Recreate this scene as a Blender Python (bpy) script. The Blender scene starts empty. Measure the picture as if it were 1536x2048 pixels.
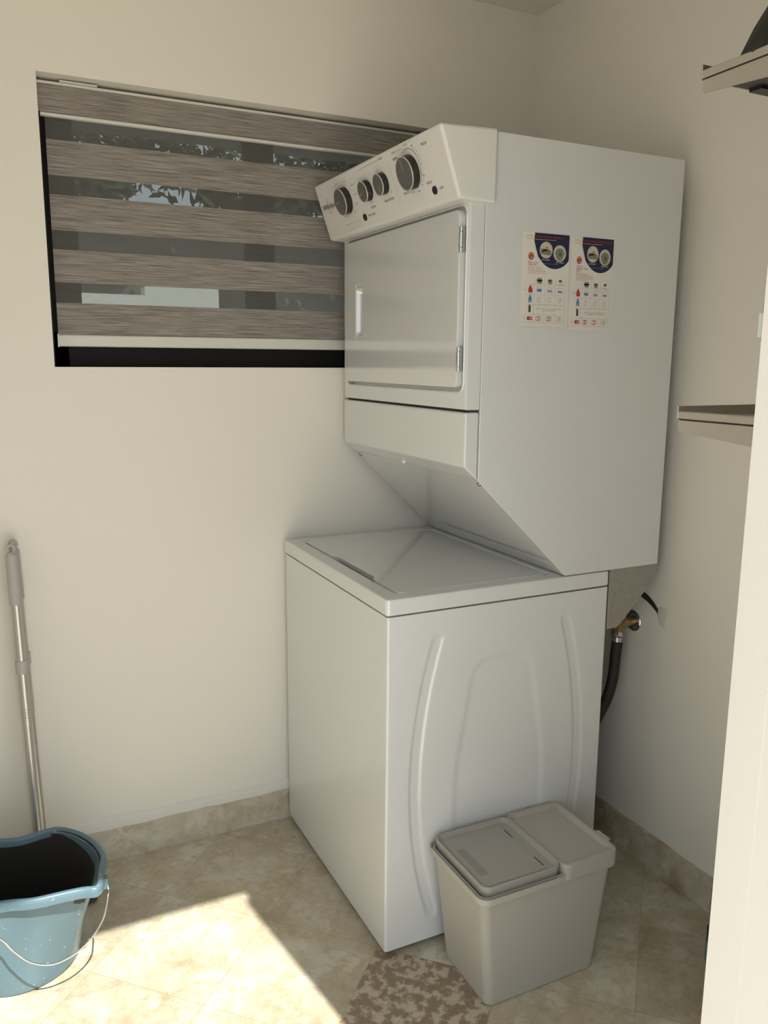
import bpy, bmesh, math, random
from math import sin, cos, pi, radians, sqrt, hypot, atan2
from mathutils import Vector, Matrix
random.seed(7)
S = bpy.context.scene
COL = S.collection

# ------------------------------------------------------------------ camera
CAM = dict(loc=(-0.7798, -1.5747, 1.4287), yaw=0.4544, pitch=-0.1821, roll=0.0070, f=1636.8)
cd = bpy.data.cameras.new('camera')
cam = bpy.data.objects.new('camera', cd); COL.objects.link(cam)
cd.sensor_fit = 'VERTICAL'; cd.sensor_height = 36.0; cd.lens = CAM['f'] / 2048 * 36.0
cd.clip_start = 0.02; cd.clip_end = 200
yw, pt, rl = CAM['yaw'], CAM['pitch'], CAM['roll']
fw = Vector((sin(yw) * cos(pt), cos(yw) * cos(pt), sin(pt)))
rt = Vector((cos(yw), -sin(yw), 0)); up = rt.cross(fw)
rt2 = rt * cos(rl) + up * sin(rl); up2 = -rt * sin(rl) + up * cos(rl)
M = Matrix((rt2, up2, -fw)).transposed().to_4x4(); M.translation = Vector(CAM['loc'])
cam.matrix_world = M
S.camera = cam

# ------------------------------------------------------------------ light
SUN_EL, SUN_AZ = radians(54.3), radians(9.0)
SUN_STRENGTH, SKY_STRENGTH = 7.0, 1.5
w = bpy.data.worlds.new('sky'); S.world = w; w.use_nodes = True
bg = w.node_tree.nodes['Background']; bg.inputs[0].default_value = (0.86, 0.93, 1.0, 1); bg.inputs[1].default_value = SKY_STRENGTH
sl = bpy.data.lights.new('sun', 'SUN'); sl.energy = SUN_STRENGTH; sl.angle = radians(0.6); sl.color = (1.0, 0.955, 0.88)
sun = bpy.data.objects.new('sun', sl); COL.objects.link(sun)
sd = Vector((sin(SUN_AZ) * cos(SUN_EL), -cos(SUN_AZ) * cos(SUN_EL), sin(SUN_EL)))
sun.rotation_euler = sd.to_track_quat('Z', 'Y').to_euler(); sun.location = sd * 8
S.view_settings.view_transform = 'Standard'; S.view_settings.look = 'None'
S.view_settings.exposure = 0.30; S.view_settings.gamma = 1; S.view_settings.use_curve_mapping = False

# ------------------------------------------------------------------ key dimensions (metres)
XR, YW, HC = 0.8603, 0.7135, 2.486       # wall behind the machine, window wall, ceiling height
XL, YD0, YD1 = -1.30, -0.93, -1.10       # far left wall, door wall inner / outer face
MW = 0.690                               # machine width


# ------------------------------------------------------------------ materials
def mat(name, color, rough=0.5, metal=0.0, coat=0.0, bump=0.0, bscale=200, noise=0.0, nscale=5, spec=0.5, alpha=1.0, emit=None):
    m = bpy.data.materials.new(name); m.use_nodes = True
    nt = m.node_tree; p = nt.nodes['Principled BSDF']
    p.inputs['Base Color'].default_value = (*color, 1); p.inputs['Roughness'].default_value = rough
    p.inputs['Metallic'].default_value = metal; p.inputs['Coat Weight'].default_value = coat
    p.inputs['Coat Roughness'].default_value = 0.08; p.inputs['Specular IOR Level'].default_value = spec
    p.inputs['Alpha'].default_value = alpha
    tc = nt.nodes.new('ShaderNodeTexCoord')
    if noise:
        n = nt.nodes.new('ShaderNodeTexNoise'); n.inputs['Scale'].default_value = nscale; n.inputs['Detail'].default_value = 6
        nt.links.new(tc.outputs['Object'], n.inputs['Vector'])
        mx = nt.nodes.new('ShaderNodeMix'); mx.data_type = 'RGBA'
        mx.inputs[6].default_value = (*[c * (1 - noise) for c in color], 1)
        mx.inputs[7].default_value = (*[min(1, c * (1 + noise)) for c in color], 1)
        nt.links.new(n.outputs['Fac'], mx.inputs[0]); nt.links.new(mx.outputs[2], p.inputs['Base Color'])
    if bump:
        n = nt.nodes.new('ShaderNodeTexNoise'); n.inputs['Scale'].default_value = bscale; n.inputs['Detail'].default_value = 3
        b = nt.nodes.new('ShaderNodeBump'); b.inputs['Strength'].default_value = bump; b.inputs['Distance'].default_value = 0.002
        nt.links.new(tc.outputs['Object'], n.inputs['Vector']); nt.links.new(n.outputs['Fac'], b.inputs['Height'])
        nt.links.new(b.outputs['Normal'], p.inputs['Normal'])
    return m


M_ = {}
M_['wall'] = mat('wall_paint', (0.79, 0.758, 0.685), 0.55, bump=0.12, bscale=60, spec=0.35)
M_['ceiling'] = mat('ceiling_paint', (0.79, 0.755, 0.69), 0.7)
M_['caulk'] = mat('grey_plaster_edge', (0.70, 0.69, 0.635), 0.6, bump=0.3, bscale=30)
M_['enamel'] = mat('white_enamel', (0.70, 0.71, 0.70), 0.25, coat=0.8, bump=0.015, bscale=500)
M_['enamel_gloss'] = mat('glossy_white_enamel', (0.68, 0.685, 0.675), 0.12, coat=1.0, spec=0.9)
M_['enamel_gloss'].node_tree.nodes['Principled BSDF'].inputs['Coat IOR'].default_value = 1.75
M_['plastic_white'] = mat('white_plastic', (0.72, 0.71, 0.68), 0.42, bump=0.05, bscale=800)
M_['jamb'] = mat('white_door_paint', (0.66, 0.64, 0.585), 0.45, bump=0.08, bscale=300)
M_['gap'] = mat('dark_gap', (0.05, 0.05, 0.045), 0.8)
M_['black'] = mat('black_plastic', (0.014, 0.013, 0.012), 0.4)
M_['knob_face'] = mat('brushed_grey_metal', (0.26, 0.25, 0.235), 0.38, metal=0.75)
M_['knob_rim'] = mat('bright_rim', (0.70, 0.69, 0.66), 0.22, metal=0.9)
M_['ink'] = mat('dark_print', (0.07, 0.068, 0.065), 0.6)
M_['ink_grey'] = mat('grey_print', (0.26, 0.25, 0.24), 0.6)
M_['chrome'] = mat('chrome', (0.62, 0.62, 0.60), 0.2, metal=1.0)
M_['galv'] = mat('galvanised_steel', (0.40, 0.385, 0.36), 0.5, metal=0.7, noise=0.22, nscale=140)
M_['steel'] = mat('stainless_steel', (0.56, 0.53, 0.48), 0.30, metal=0.85)
M_['steel_dark'] = mat('dark_steel_edge', (0.05, 0.048, 0.042), 0.35, metal=0.6)
M_['alu'] = mat('grey_metallic_tube', (0.52, 0.50, 0.48), 0.32, metal=0.75)
M_['grip'] = mat('grey_plastic_grip', (0.42, 0.40, 0.375), 0.5)
M_['bin'] = mat('grey_beige_plastic', (0.43, 0.41, 0.36), 0.5, bump=0.06, bscale=900)
M_['bin_lid'] = mat('grey_lid_plastic', (0.37, 0.355, 0.32), 0.42, bump=0.05, bscale=900)
M_['bin_pad'] = mat('darker_grey_pad', (0.29, 0.28, 0.265), 0.55)
M_['brass'] = mat('aged_brass', (0.40, 0.27, 0.11), 0.4, metal=0.8, noise=0.3, nscale=50)
M_['rubber'] = mat('black_rubber', (0.012, 0.012, 0.011), 0.6)
M_['frame'] = mat('black_aluminium', (0.010, 0.009, 0.008), 0.6, spec=0.2)
M_['rail'] = mat('light_grey_rail', (0.66, 0.64, 0.59), 0.4)
M_['cloth'] = mat('dark_green_grey_cloth', (0.022, 0.024, 0.018), 0.85, bump=0.5, bscale=120)
M_['mophead'] = mat('dark_grey_fabric', (0.06, 0.06, 0.06), 0.8, bump=0.6, bscale=200)
M_['jug'] = mat('blue_plastic', (0.13, 0.24, 0.30), 0.35)
M_['jug_label'] = mat('navy_label', (0.02, 0.03, 0.07), 0.4)
M_['jug_cap'] = mat('red_cap', (0.35, 0.05, 0.04), 0.4)
M_['paper'] = mat('white_paper', (0.76, 0.73, 0.68), 0.6)
M_['navy'] = mat('navy_print', (0.012, 0.015, 0.055), 0.5)
M_['red'] = mat('red_print', (0.42, 0.045, 0.03), 0.5)
M_['orange'] = mat('orange_print', (0.55, 0.20, 0.10), 0.5)
M_['yellow'] = mat('yellow_print', (0.60, 0.45, 0.14), 0.5)
M_['blue'] = mat('blue_print', (0.10, 0.25, 0.40), 0.5)
M_['lilac'] = mat('lilac_print', (0.32, 0.32, 0.50), 0.5)
M_['green'] = mat('green_print', (0.05, 0.13, 0.06), 0.5)
M_['olive'] = mat('photo_print', (0.22, 0.21, 0.15), 0.5)
M_['photo_pale'] = mat('pale_photo_print', (0.55, 0.53, 0.46), 0.5)
M_['line'] = mat('thin_grey_print', (0.50, 0.49, 0.46), 0.6)
M_['screw'] = mat('screw_steel', (0.32, 0.31, 0.29), 0.35, metal=0.8)
M_['catch'] = mat('grey_catch_plastic', (0.42, 0.43, 0.40), 0.5)
M_['crack'] = mat('dark_hollow', (0.02, 0.018, 0.015), 0.9)
M_['patch'] = mat('patched_plaster', (0.66, 0.62, 0.55), 0.6, bump=0.8, bscale=40)
M_['paving'] = mat('pale_paving', (0.74, 0.69, 0.60), 0.7, noise=0.15, nscale=3)
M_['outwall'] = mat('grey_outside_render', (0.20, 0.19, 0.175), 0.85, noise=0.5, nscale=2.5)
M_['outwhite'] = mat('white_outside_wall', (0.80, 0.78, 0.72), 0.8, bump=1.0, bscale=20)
M_['leaf'] = mat('dark_leaves', (0.035, 0.055, 0.028), 0.7)
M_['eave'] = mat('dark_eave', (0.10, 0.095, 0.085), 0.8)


def mat_bucket():
    m = mat('blue_grey_plastic', (0.108, 0.185, 0.228), 0.33); nt = m.node_tree; p = nt.nodes['Principled BSDF']
    tc = nt.nodes.new('ShaderNodeTexCoord'); n = nt.nodes.new('ShaderNodeTexNoise'); n.inputs['Scale'].default_value = 130
    n.inputs['Detail'].default_value = 2
    r = nt.nodes.new('ShaderNodeValToRGB'); r.color_ramp.elements[0].position = 0.68; r.color_ramp.elements[1].position = 0.76
    r.color_ramp.elements[0].color = (0, 0, 0, 1); r.color_ramp.elements[1].color = (0.55, 0.55, 0.55, 1)
    mx = nt.nodes.new('ShaderNodeMix'); mx.data_type = 'RGBA'
    mx.inputs[6].default_value = (0.108, 0.185, 0.228, 1); mx.inputs[7].default_value = (0.62, 0.68, 0.68, 1)
    nt.links.new(tc.outputs['Object'], n.inputs['Vector']); nt.links.new(n.outputs['Fac'], r.inputs[0])
    nt.links.new(r.outputs[0], mx.inputs[0]); nt.links.new(mx.outputs[2], p.inputs['Base Color'])
    return m


def mat_stone(name, tiled):
    """cream travertine; when tiled, laid diagonally with one brown breccia tile"""
    m = bpy.data.materials.new(name); m.use_nodes = True
    nt = m.node_tree; N = nt.nodes; L = nt.links; p = N['Principled BSDF']
    geo = N.new('ShaderNodeNewGeometry')

    def math_(op, a, b=None, c=None):
        n = N.new('ShaderNodeMath'); n.operation = op
        for i, v in enumerate((a, b, c)):
            if v is None: continue
            if isinstance(v, (int, float)): n.inputs[i].default_value = v
            else: L.new(v, n.inputs[i])
        return n.outputs[0]

    def noise(scale, detail=5, vec=None, rough=0.6):
        n = N.new('ShaderNodeTexNoise'); n.inputs['Scale'].default_value = scale; n.inputs['Detail'].default_value = detail
        n.inputs['Roughness'].default_value = rough
        L.new(vec or geo.outputs['Position'], n.inputs['Vector']); return n.outputs['Fac']

    def ramp(f, stops):
        r = N.new('ShaderNodeValToRGB'); e = r.color_ramp.elements
        while len(e) < len(stops): e.new(0.5)
        for i, (pos, c) in enumerate(stops): e[i].position = pos; e[i].color = (*c, 1)
        L.new(f, r.inputs[0]); return r.outputs[0]

    def mix(f, a, b, mode='MIX'):
        n = N.new('ShaderNodeMix'); n.data_type = 'RGBA'; n.blend_type = mode
        for i, v in ((0, f), (6, a), (7, b)):
            if isinstance(v, tuple): n.inputs[i].default_value = (*v, 1)
            elif isinstance(v, (int, float)): n.inputs[i].default_value = v
            else: L.new(v, n.inputs[i])
        return n.outputs[2]
    base = ramp(noise(5.5, 9, None, 0.68), [(0.30, (0.32, 0.255, 0.165)), (0.44, (0.48, 0.425, 0.31)), (0.56, (0.55, 0.51, 0.40)), (0.72, (0.66, 0.64, 0.55))])
    base = mix(ramp(noise(38, 4), [(0.52, (0, 0, 0)), (0.68, (0.6, 0.6, 0.6))]), base, (0.39, 0.325, 0.225))
    base = mix(ramp(noise(13, 8, None, 0.7), [(0.50, (0, 0, 0)), (0.62, (0.75, 0.75, 0.75))]), base, (0.64, 0.62, 0.53))
    base = mix(ramp(noise(9, 6, None, 0.75), [(0.56, (0, 0, 0)), (0.70, (0.7, 0.7, 0.7))]), base, (0.36, 0.30, 0.20))
    pits = ramp(noise(30, 3, None, 0.5), [(0.225, (0.8, 0.8, 0.8)), (0.26, (0, 0, 0))])
    base = mix(pits, base, (0.24, 0.18, 0.11))
    vn = noise(3.2, 7, None, 0.62)
    v = math_('ABSOLUTE', math_('SUBTRACT', vn, 0.5))
    base = mix(ramp(v, [(0.0, (0.5, 0.5, 0.5)), (0.014, (0, 0, 0))]), base, (0.42, 0.33, 0.21))
    if tiled:
        sep = N.new('ShaderNodeSeparateXYZ'); L.new(geo.outputs['Position'], sep.inputs[0])
        u = math_('DIVIDE', math_('ADD', math_('MULTIPLY', math_('SUBTRACT', sep.outputs[0], sep.outputs[1]), 0.70711), 0.032), 0.3065)
        q = math_('DIVIDE', math_('SUBTRACT', math_('MULTIPLY', math_('ADD', sep.outputs[0], sep.outputs[1]), 0.70711), 0.035), 0.306)
        fu = math_('FLOOR', u); fq = math_('FLOOR', q)
        comb = N.new('ShaderNodeCombineXYZ'); L.new(fu, comb.inputs[0]); L.new(fq, comb.inputs[1])
        wn = N.new('ShaderNodeTexWhiteNoise'); wn.noise_dimensions = '2D'; L.new(comb.outputs[0], wn.inputs['Vector'])
        base = mix(0.75, base, mix(1.0, base, ramp(wn.outputs['Value'], [(0, (0.72, 0.68, 0.63)), (0.5, (0.94, 0.935, 0.91)), (1, (1.0, 1.0, 1.0))]), 'MULTIPLY'))
        # brown breccia tile: u cell 0, q cell -1
        isb = math_('MULTIPLY', math_('COMPARE', fu, 0.0, 0.1), math_('COMPARE', fq, -1.0, 0.1))
        br = ramp(noise(36, 6, None, 0.62), [(0.44, (0.25, 0.185, 0.125)), (0.50, (0.31, 0.24, 0.17)), (0.535, (0.46, 0.39, 0.295)), (0.62, (0.50, 0.44, 0.34))])
        base = mix(isb, base, br)
        ju = math_('LESS_THAN', math_('ABSOLUTE', math_('SUBTRACT', math_('FRACT', math_('ADD', u, 0.5)), 0.5)), 0.0032)
        jq = math_('LESS_THAN', math_('ABSOLUTE', math_('SUBTRACT', math_('FRACT', math_('ADD', q, 0.5)), 0.5)), 0.0032)
        base = mix(math_('MULTIPLY', math_('MAXIMUM', ju, jq), 0.6), base, (0.30, 0.24, 0.165))
    L.new(base, p.inputs['Base Color'])
    p.inputs['Roughness'].default_value = 0.34 if tiled else 0.45
    b = N.new('ShaderNodeBump'); b.inputs['Strength'].default_value = 0.12; b.inputs['Distance'].default_value = 0.002
    L.new(noise(60, 4), b.inputs['Height']); L.new(b.outputs[0], p.inputs['Normal'])
    return m


def mat_weave(name, mode):
    """taupe streaky blind fabric"""
    m = bpy.data.materials.new(name); m.use_nodes = True
    nt = m.node_tree; N = nt.nodes; L = nt.links; p = N['Principled BSDF']
    tc = N.new('ShaderNodeTexCoord'); mp = N.new('ShaderNodeMapping'); mp.inputs['Scale'].default_value = (5, 5, 330)
    n = N.new('ShaderNodeTexNoise'); n.inputs['Scale'].default_value = 1.6; n.inputs['Detail'].default_value = 5; n.inputs['Roughness'].default_value = 0.75
    L.new(tc.outputs['Object'], mp.inputs[0]); L.new(mp.outputs[0], n.inputs['Vector'])
    r = N.new('ShaderNodeValToRGB'); e = r.color_ramp.elements
    if mode == 'slat':
        e[0].position = 0.33; e[0].color = (0.085, 0.074, 0.066, 1); e[1].position = 0.68; e[1].color = (0.44, 0.405, 0.36, 1)
    else:
        e[0].position = 0.3; e[0].color = (0.10, 0.097, 0.09, 1); e[1].position = 0.7; e[1].color = (0.14, 0.137, 0.13, 1)
    L.new(n.outputs['Fac'], r.inputs[0]); L.new(r.outputs[0], p.inputs['Base Color'])
    p.inputs['Roughness'].default_value = 0.8; p.inputs['Specular IOR Level'].default_value = 0.2
    if mode == 'sheer':
        p.inputs['Alpha'].default_value = 0.76
    return m


def mat_glass():
    m = bpy.data.materials.new('window_glass'); m.use_nodes = True
    nt = m.node_tree; N = nt.nodes; L = nt.links
    N.remove(N['Principled BSDF']); o = N['Material Output']
    t = N.new('ShaderNodeBsdfTransparent'); t.inputs[0].default_value = (0.72, 0.76, 0.76, 1)
    g = N.new('ShaderNodeBsdfGlossy'); g.inputs['Roughness'].default_value = 0.02
    f = N.new('ShaderNodeFresnel'); f.inputs[0].default_value = 1.45
    x = N.new('ShaderNodeMixShader'); L.new(f.outputs[0], x.inputs[0]); L.new(t.outputs[0], x.inputs[1]); L.new(g.outputs[0], x.inputs[2])
    L.new(x.outputs[0], o.inputs[0]); return m


M_['bucket_inner'] = mat('dark_inner_plastic', (0.030, 0.027, 0.024), 0.6)  # dark colour for the bucket's inner surface
M_['bucket'] = mat_bucket(); M_['tile'] = mat_stone('travertine_tiles', True); M_['skirt'] = mat_stone('travertine_skirting', False)
M_['slat'] = mat_weave('streaky_taupe_fabric', 'slat'); M_['sheer'] = mat_weave('sheer_grey_fabric', 'sheer'); M_['glass'] = mat_glass()


# ------------------------------------------------------------------ mesh builder
class MB:
    def __init__(s): s.v = []; s.f = []; s.m = []

    def add(s, vs, fs, mi=0):
        o = len(s.v); s.v += [tuple(p) for p in vs]; s.f += [tuple(i + o for i in f) for f in fs]; s.m += [mi] * len(fs); return s

    def box(s, x0, x1, y0, y1, z0, z1, mi=0):
        v = [(x, y, z) for x in (x0, x1) for y in (y0, y1) for z in (z0, z1)]
        return s.add(v, [(0, 1, 3, 2), (4, 6, 7, 5), (0, 4, 5, 1), (2, 3, 7, 6), (0, 2, 6, 4), (1, 5, 7, 3)], mi)

    def loft(s, loops, cap0=True, cap1=True, mi=0):
        n = len(loops[0]); vs = [p for l in loops for p in l]; fs = []
        for k in range(len(loops) - 1):
            for i in range(n):
                j = (i + 1) % n; fs.append((k * n + i, k * n + j, (k + 1) * n + j, (k + 1) * n + i))
        if cap0: fs.append(tuple(reversed(range(n))))
        if cap1: fs.append(tuple((len(loops) - 1) * n + i for i in range(n)))
        return s.add(vs, fs, mi)

    def prism(s, poly, fn, a0, a1, mi=0):
        return s.loft([[fn(p, a0) for p in poly], [fn(p, a1) for p in poly]], mi=mi)

    def tube(s, path, r, n=16, mi=0, closed=False, caps=True, prof=None, upv=None):
        path = [Vector(p) for p in path]; loops = []; prev = None; K = len(path)
        for i, p in enumerate(path):
            if closed: t = path[(i + 1) % K] - path[i - 1]
            else: t = path[min(i + 1, K - 1)] - path[max(i - 1, 0)]
            t.normalize()
            if upv is not None: a = Vector(upv); a = (a - t * a.dot(t)).normalized()
            elif prev is None:
                a = Vector((0, 0, 1)) if abs(t.z) < 0.9 else Vector((1, 0, 0)); a = (a - t * a.dot(t)).normalized()
            else: a = (prev - t * prev.dot(t)).normalized()
            prev = a; b = t.cross(a); rr = r[i] if isinstance(r, (list, tuple)) else r
            if prof: loops.append([p + b * q[0] + a * q[1] for q in prof])
            else: loops.append([p + (a * cos(2 * pi * k / n) + b * sin(2 * pi * k / n)) * rr for k in range(n)])
        if closed: loops.append(loops[0]); caps = False
        return s.loft(loops, caps, caps, mi)

    def disc(s, c, nrm, r, h, n=32, mi=0, rt=None):
        """short cylinder from c along nrm, optional top radius"""
        c = Vector(c); nn = Vector(nrm).normalized()
        a = nn.orthogonal().normalized(); b = nn.cross(a); rt = r if rt is None else rt
        return s.loft([[c + (a * cos(2 * pi * k / n) + b * sin(2 * pi * k / n)) * q + nn * z for k in range(n)] for q, z in ((r, 0), (rt, h))], mi=mi)

    def build(s, name, mats, parent=None, bevel=0, seg=2, smooth=True, angle=35, **props):
        me = bpy.data.meshes.new(name); me.from_pydata(s.v, [], s.f)
        mats = mats if isinstance(mats, (list, tuple)) else [mats]
        for q in mats: me.materials.append(M_[q])
        for p, mi in zip(me.polygons, s.m): p.material_index = mi
        b = bmesh.new(); b.from_mesh(me)
        bmesh.ops.remove_doubles(b, verts=b.verts, dist=1e-6)
        bmesh.ops.recalc_face_normals(b, faces=b.faces); b.to_mesh(me); b.free()
        if smooth:
            for p in me.polygons: p.use_smooth = True
            me.set_sharp_from_angle(angle=radians(angle))
        o = bpy.data.objects.new(name, me); COL.objects.link(o)
        if parent: o.parent = parent
        if bevel:
            d = o.modifiers.new('bevel', 'BEVEL'); d.width = bevel; d.segments = seg; d.limit_method = 'ANGLE'; d.angle_limit = radians(35)
            d.harden_normals = True
        if smooth:
            d = o.modifiers.new('normals', 'WEIGHTED_NORMAL'); d.keep_sharp = True; d.weight = 100
        for k, v in props.items(): o[k] = v
        return o


def thing(name, label, cat, loc=(0, 0, 0), group=None):
    o = bpy.data.objects.new(name, None); COL.objects.link(o); o.empty_display_size = 0.05
    o['label'] = label; o['category'] = cat
    if group: o['group'] = group
    # parts are modelled in world coordinates, the empty marks the base
    o['_base'] = 1; o.location = loc
    return o


def settle(root):
    """keep the children's world coordinates although the empty sits at the base"""
    bpy.context.view_layer.update()
    for c in root.children:
        c.matrix_parent_inverse = Matrix.Translation(-Vector(root.location))
    if '_base' in root: del root['_base']


def struct(o, kind='structure'): o['kind'] = kind; return o


def rrect(w, h, r, n=6, cx=0, cy=0):
    """rounded rectangle, counter clockwise list of (a, b)"""
    out = []
    for sx, sy, a0 in ((1, -1, -pi / 2), (1, 1, 0), (-1, 1, pi / 2), (-1, -1, pi)):
        for k in range(n + 1):
            a = a0 + (pi / 2) * k / n
            out.append((cx + sx * (w / 2 - r) + cos(a) * r, cy + sy * (h / 2 - r) + sin(a) * r))
    return out


_fc = {}


def glyphs(text, shear=0.0):
    key = (text, shear)
    if key not in _fc:
        c = bpy.data.curves.new('txt', 'FONT'); c.body = text; c.size = 1; c.resolution_u = 2; c.shear = shear
        o = bpy.data.objects.new('txt', c); COL.objects.link(o)
        me = bpy.data.meshes.new_from_object(o.evaluated_get(bpy.context.evaluated_depsgraph_get()))
        vs = [tuple(v.co) for v in me.vertices]; fs = [tuple(p.vertices) for p in me.polygons]
        bpy.data.objects.remove(o); bpy.data.curves.remove(c); bpy.data.meshes.remove(me)
        _fc[key] = (vs, fs)
    return _fc[key]


def text(mb, s, fn, x, y, h, w=None, align='c', mi=0, rot=0, shear=0):
    """lay text in a local plane; fn(a, b) -> world; h is capital height, w total width"""
    vs, fs = glyphs(s, shear)
    if not vs: return
    xs = [v[0] for v in vs]; x0, x1 = min(xs), max(xs); k = h / 0.70
    kx = w / (x1 - x0) if w else k
    ww = (x1 - x0) * kx; off = {'l': 0, 'c': -ww / 2, 'r': -ww}[align]
    out = []
    for v in vs:
        a = (v[0] - x0) * kx + off; b = v[1] * k - (h / 2)
        out.append(fn(x + a * cos(rot) - b * sin(rot), y + a * sin(rot) + b * cos(rot)))
    mb.add(out, fs, mi)


def poly(mb, pts, fn, mi=0): mb.add([fn(a, b) for a, b in pts], [tuple(range(len(pts)))], mi)


def rect(mb, x0, x1, y0, y1, fn, mi=0): poly(mb, [(x0, y0), (x1, y0), (x1, y1), (x0, y1)], fn, mi)


def circ(mb, x, y, r, fn, mi=0, ry=None, n=28): poly(mb, [(x + r * cos(2 * pi * k / n), y + (ry or r) * sin(2 * pi * k / n)) for k in range(n)], fn, mi)


def arc(mb, x, y, r, a0, a1, wd, fn, mi=0, n=40, ry=None):
    ry = ry or r; vs = []; fs = []
    for k in range(n + 1):
        a = radians(a0 + (a1 - a0) * k / n)
        vs += [fn(x + (r - wd / 2) * cos(a), y + (ry - wd / 2) * sin(a)), fn(x + (r + wd / 2) * cos(a), y + (ry + wd / 2) * sin(a))]
        if k: i = 2 * k; fs.append((i - 2, i - 1, i + 1, i))
    mb.add(vs, fs, mi)


def stroke(mb, pts, wd, fn, mi=0):
    for (ax, ay), (bx, by) in zip(pts, pts[1:]):
        d = hypot(bx - ax, by - ay) or 1; nx, ny = -(by - ay) / d * wd / 2, (bx - ax) / d * wd / 2
        poly(mb, [(ax + nx, ay + ny), (bx + nx, by + ny), (bx - nx, by - ny), (ax - nx, ay - ny)], fn, mi)


# ================================================================== SETTING
MB().box(XL - .1, XR + .1, YD1, YW + .02, -0.1, 0).build('floor', 'tile', kind='structure')
MB().box(XL - .1, XR + .1, YD1, YW + .15, HC, HC + .12).build('ceiling', 'ceiling', kind='structure')
# window wall with its opening
WX0, WX1, WZ0, WZ1 = -0.6055, 0.60, 1.4085, 2.1125
wb = MB()
for a in ((XL, WX0, 0, HC), (WX1, XR + .1, 0, HC), (WX0, WX1, 0, WZ0), (WX0, WX1, WZ1, HC)):
    wb.box(a[0], a[1], YW, YW + .15, a[2], a[3])
wb.build('wall_window', 'wall', smooth=False, kind='structure')
wr = MB().box(XR, XR + .12, YD1, YW, 0, HC).build('wall_back', 'wall', smooth=False, kind='structure')
MB().box(XL - .12, XL, YD1, YW + .15, 0, HC).build('wall_left', 'wall', smooth=False, kind='structure')
# door wall: opening from XD0 to the right reveal
XD0, XJ, ZD = -1.06, 0.012, 2.10
dw = MB()
dw.box(XL, XD0, YD1, YD0, 0, HC); dw.box(XJ, XR + .12, YD1, YD0, 0, HC); dw.box(XD0, XJ, YD1, YD0, ZD, HC)
dw.build('wall_door', 'wall', smooth=False, kind='structure')
# outside, seen only as bounce and through the panes
MB().box(-8, 8, -14, YD1, -0.1, 0).build('paving', 'paving', kind='structure')
MB().box(-6, XL - .1, YD1, 0, -0.1, 0).build('paving', 'paving', kind='structure')
MB().box(XR + .1, 6, YD1, 0, -0.1, 0).build('paving', 'paving', kind='structure')
MB().box(-8, 8, YW + .15, 9, -0.1, 0).build('paving', 'paving', kind='structure')

# door frame, painted white
df = thing('door_1', 'white painted door frame on the right', 'door', (XJ, YD0, 0)); df['kind'] = 'structure'; del df['label']; del df['category']
MB().box(-0.005, XJ + .001, -0.980, YD0, 0, 2.03).build('inner_stop', 'jamb', df, smooth=False)
MB().box(-0.0045, XJ + .001, -1.0765, -0.9800, 0, 2.03).build('frame_lining', 'jamb', df, smooth=False)
MB().box(-0.013, XJ + .001, YD1 - .004, -1.077, 0, 2.03).build('sun_edge_strip', 'jamb', df, bevel=.0015)  # unseen strip added to shape the sun patch's right edge and notch
ct = MB().box(-0.004, 0.004, -0.936, -0.9215, 1.457, 1.485); ct.box(0.0, 0.004, -0.936, -0.9235, 1.485, 1.497)
ct.build('door_catch', 'catch', df, bevel=.002)
settle(df)

# travertine skirting with a ragged painted top edge


def skirting(name, axis, p0, p1, face):
    n = 60; top = []
    rnd = random.Random(3); ph = [rnd.uniform(0, 6) for _ in range(4)]
    v = []; f = []
    for i in range(n + 1):
        t = p0 + (p1 - p0) * i / n
        z = 0.096 + 0.0016 * sin(t * 21 + ph[0]) + 0.0012 * sin(t * 55 + ph[1]) + rnd.uniform(-.0008, .0008)
        for d, zz in ((0, 0), (0, z), (0.012, z), (0.012, 0)):
            v.append((t, face - d, zz) if axis == 'x' else (face - d, t, zz))
        if i:
            a = 4 * (i - 1); b = 4 * i
            f += [(a + 2, b + 2, b + 3, a + 3), (a + 1, b + 1, b + 2, a + 2)]
    m = MB(); m.add(v, f)
    return m.build(name, 'skirt', kind='structure')


skirting('baseboard_window', 'x', XL, XR, YW)
skirting('baseboard_back', 'y', YD0, YW, XR)
# grey plaster edge above the skirting on the window wall
n = 50; v = []; f = []
for i in range(n + 1):
    t = XL + (XR - XL) * i / n; zt = 0.122 + 0.004 * sin(t * 7.0) + 0.002 * sin(t * 19)
    v += [(t, YW - .0105, .094), (t, YW - .0095, zt - .006), (t, YW - .0005, zt + .006)]
    if i: a = 3 * (i - 1); b = 3 * i; f += [(a, b, b + 1, a + 1), (a + 1, b + 1, b + 2, a + 2)]
mb = MB(); mb.add(v, f); mb.build('trim_1', 'caulk', kind='structure')

# small damage in the plaster behind the machine
cr = MB(); pts = [(.125, .787), (.107, .785), (.088, .778), (.070, .768), (.055, .757), (.043, .745), (.037, .734)]
wd = [.015, .016, .014, .012, .009, .006, .002]
vs = []
for (y, z), q in zip(pts, wd): vs += [(XR - .0012, y + q * .4, z - q * .5), (XR - .0012, y - q * .4, z + q * .5)]
cr.add(vs, [(2 * i, 2 * i + 1, 2 * i + 3, 2 * i + 2) for i in range(len(pts) - 1)])
cr.build('plaster_crack', 'crack', wr, smooth=False)
pc = MB(); loops = []
for k, (rr, hh) in enumerate(((1, 0.0002), (.8, .002), (.45, .0035))):
    loops.append([(XR - hh, .030 + rr * .020 * cos(a) * (1 + .2 * sin(3 * a)), .742 + rr * .035 * sin(a) * (1 + .2 * cos(2 * a))) for a in [2 * pi * j / 24 for j in range(24)]])
pc.loft(loops, cap0=False); pc.build('plaster_patch', 'patch', wr)

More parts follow.
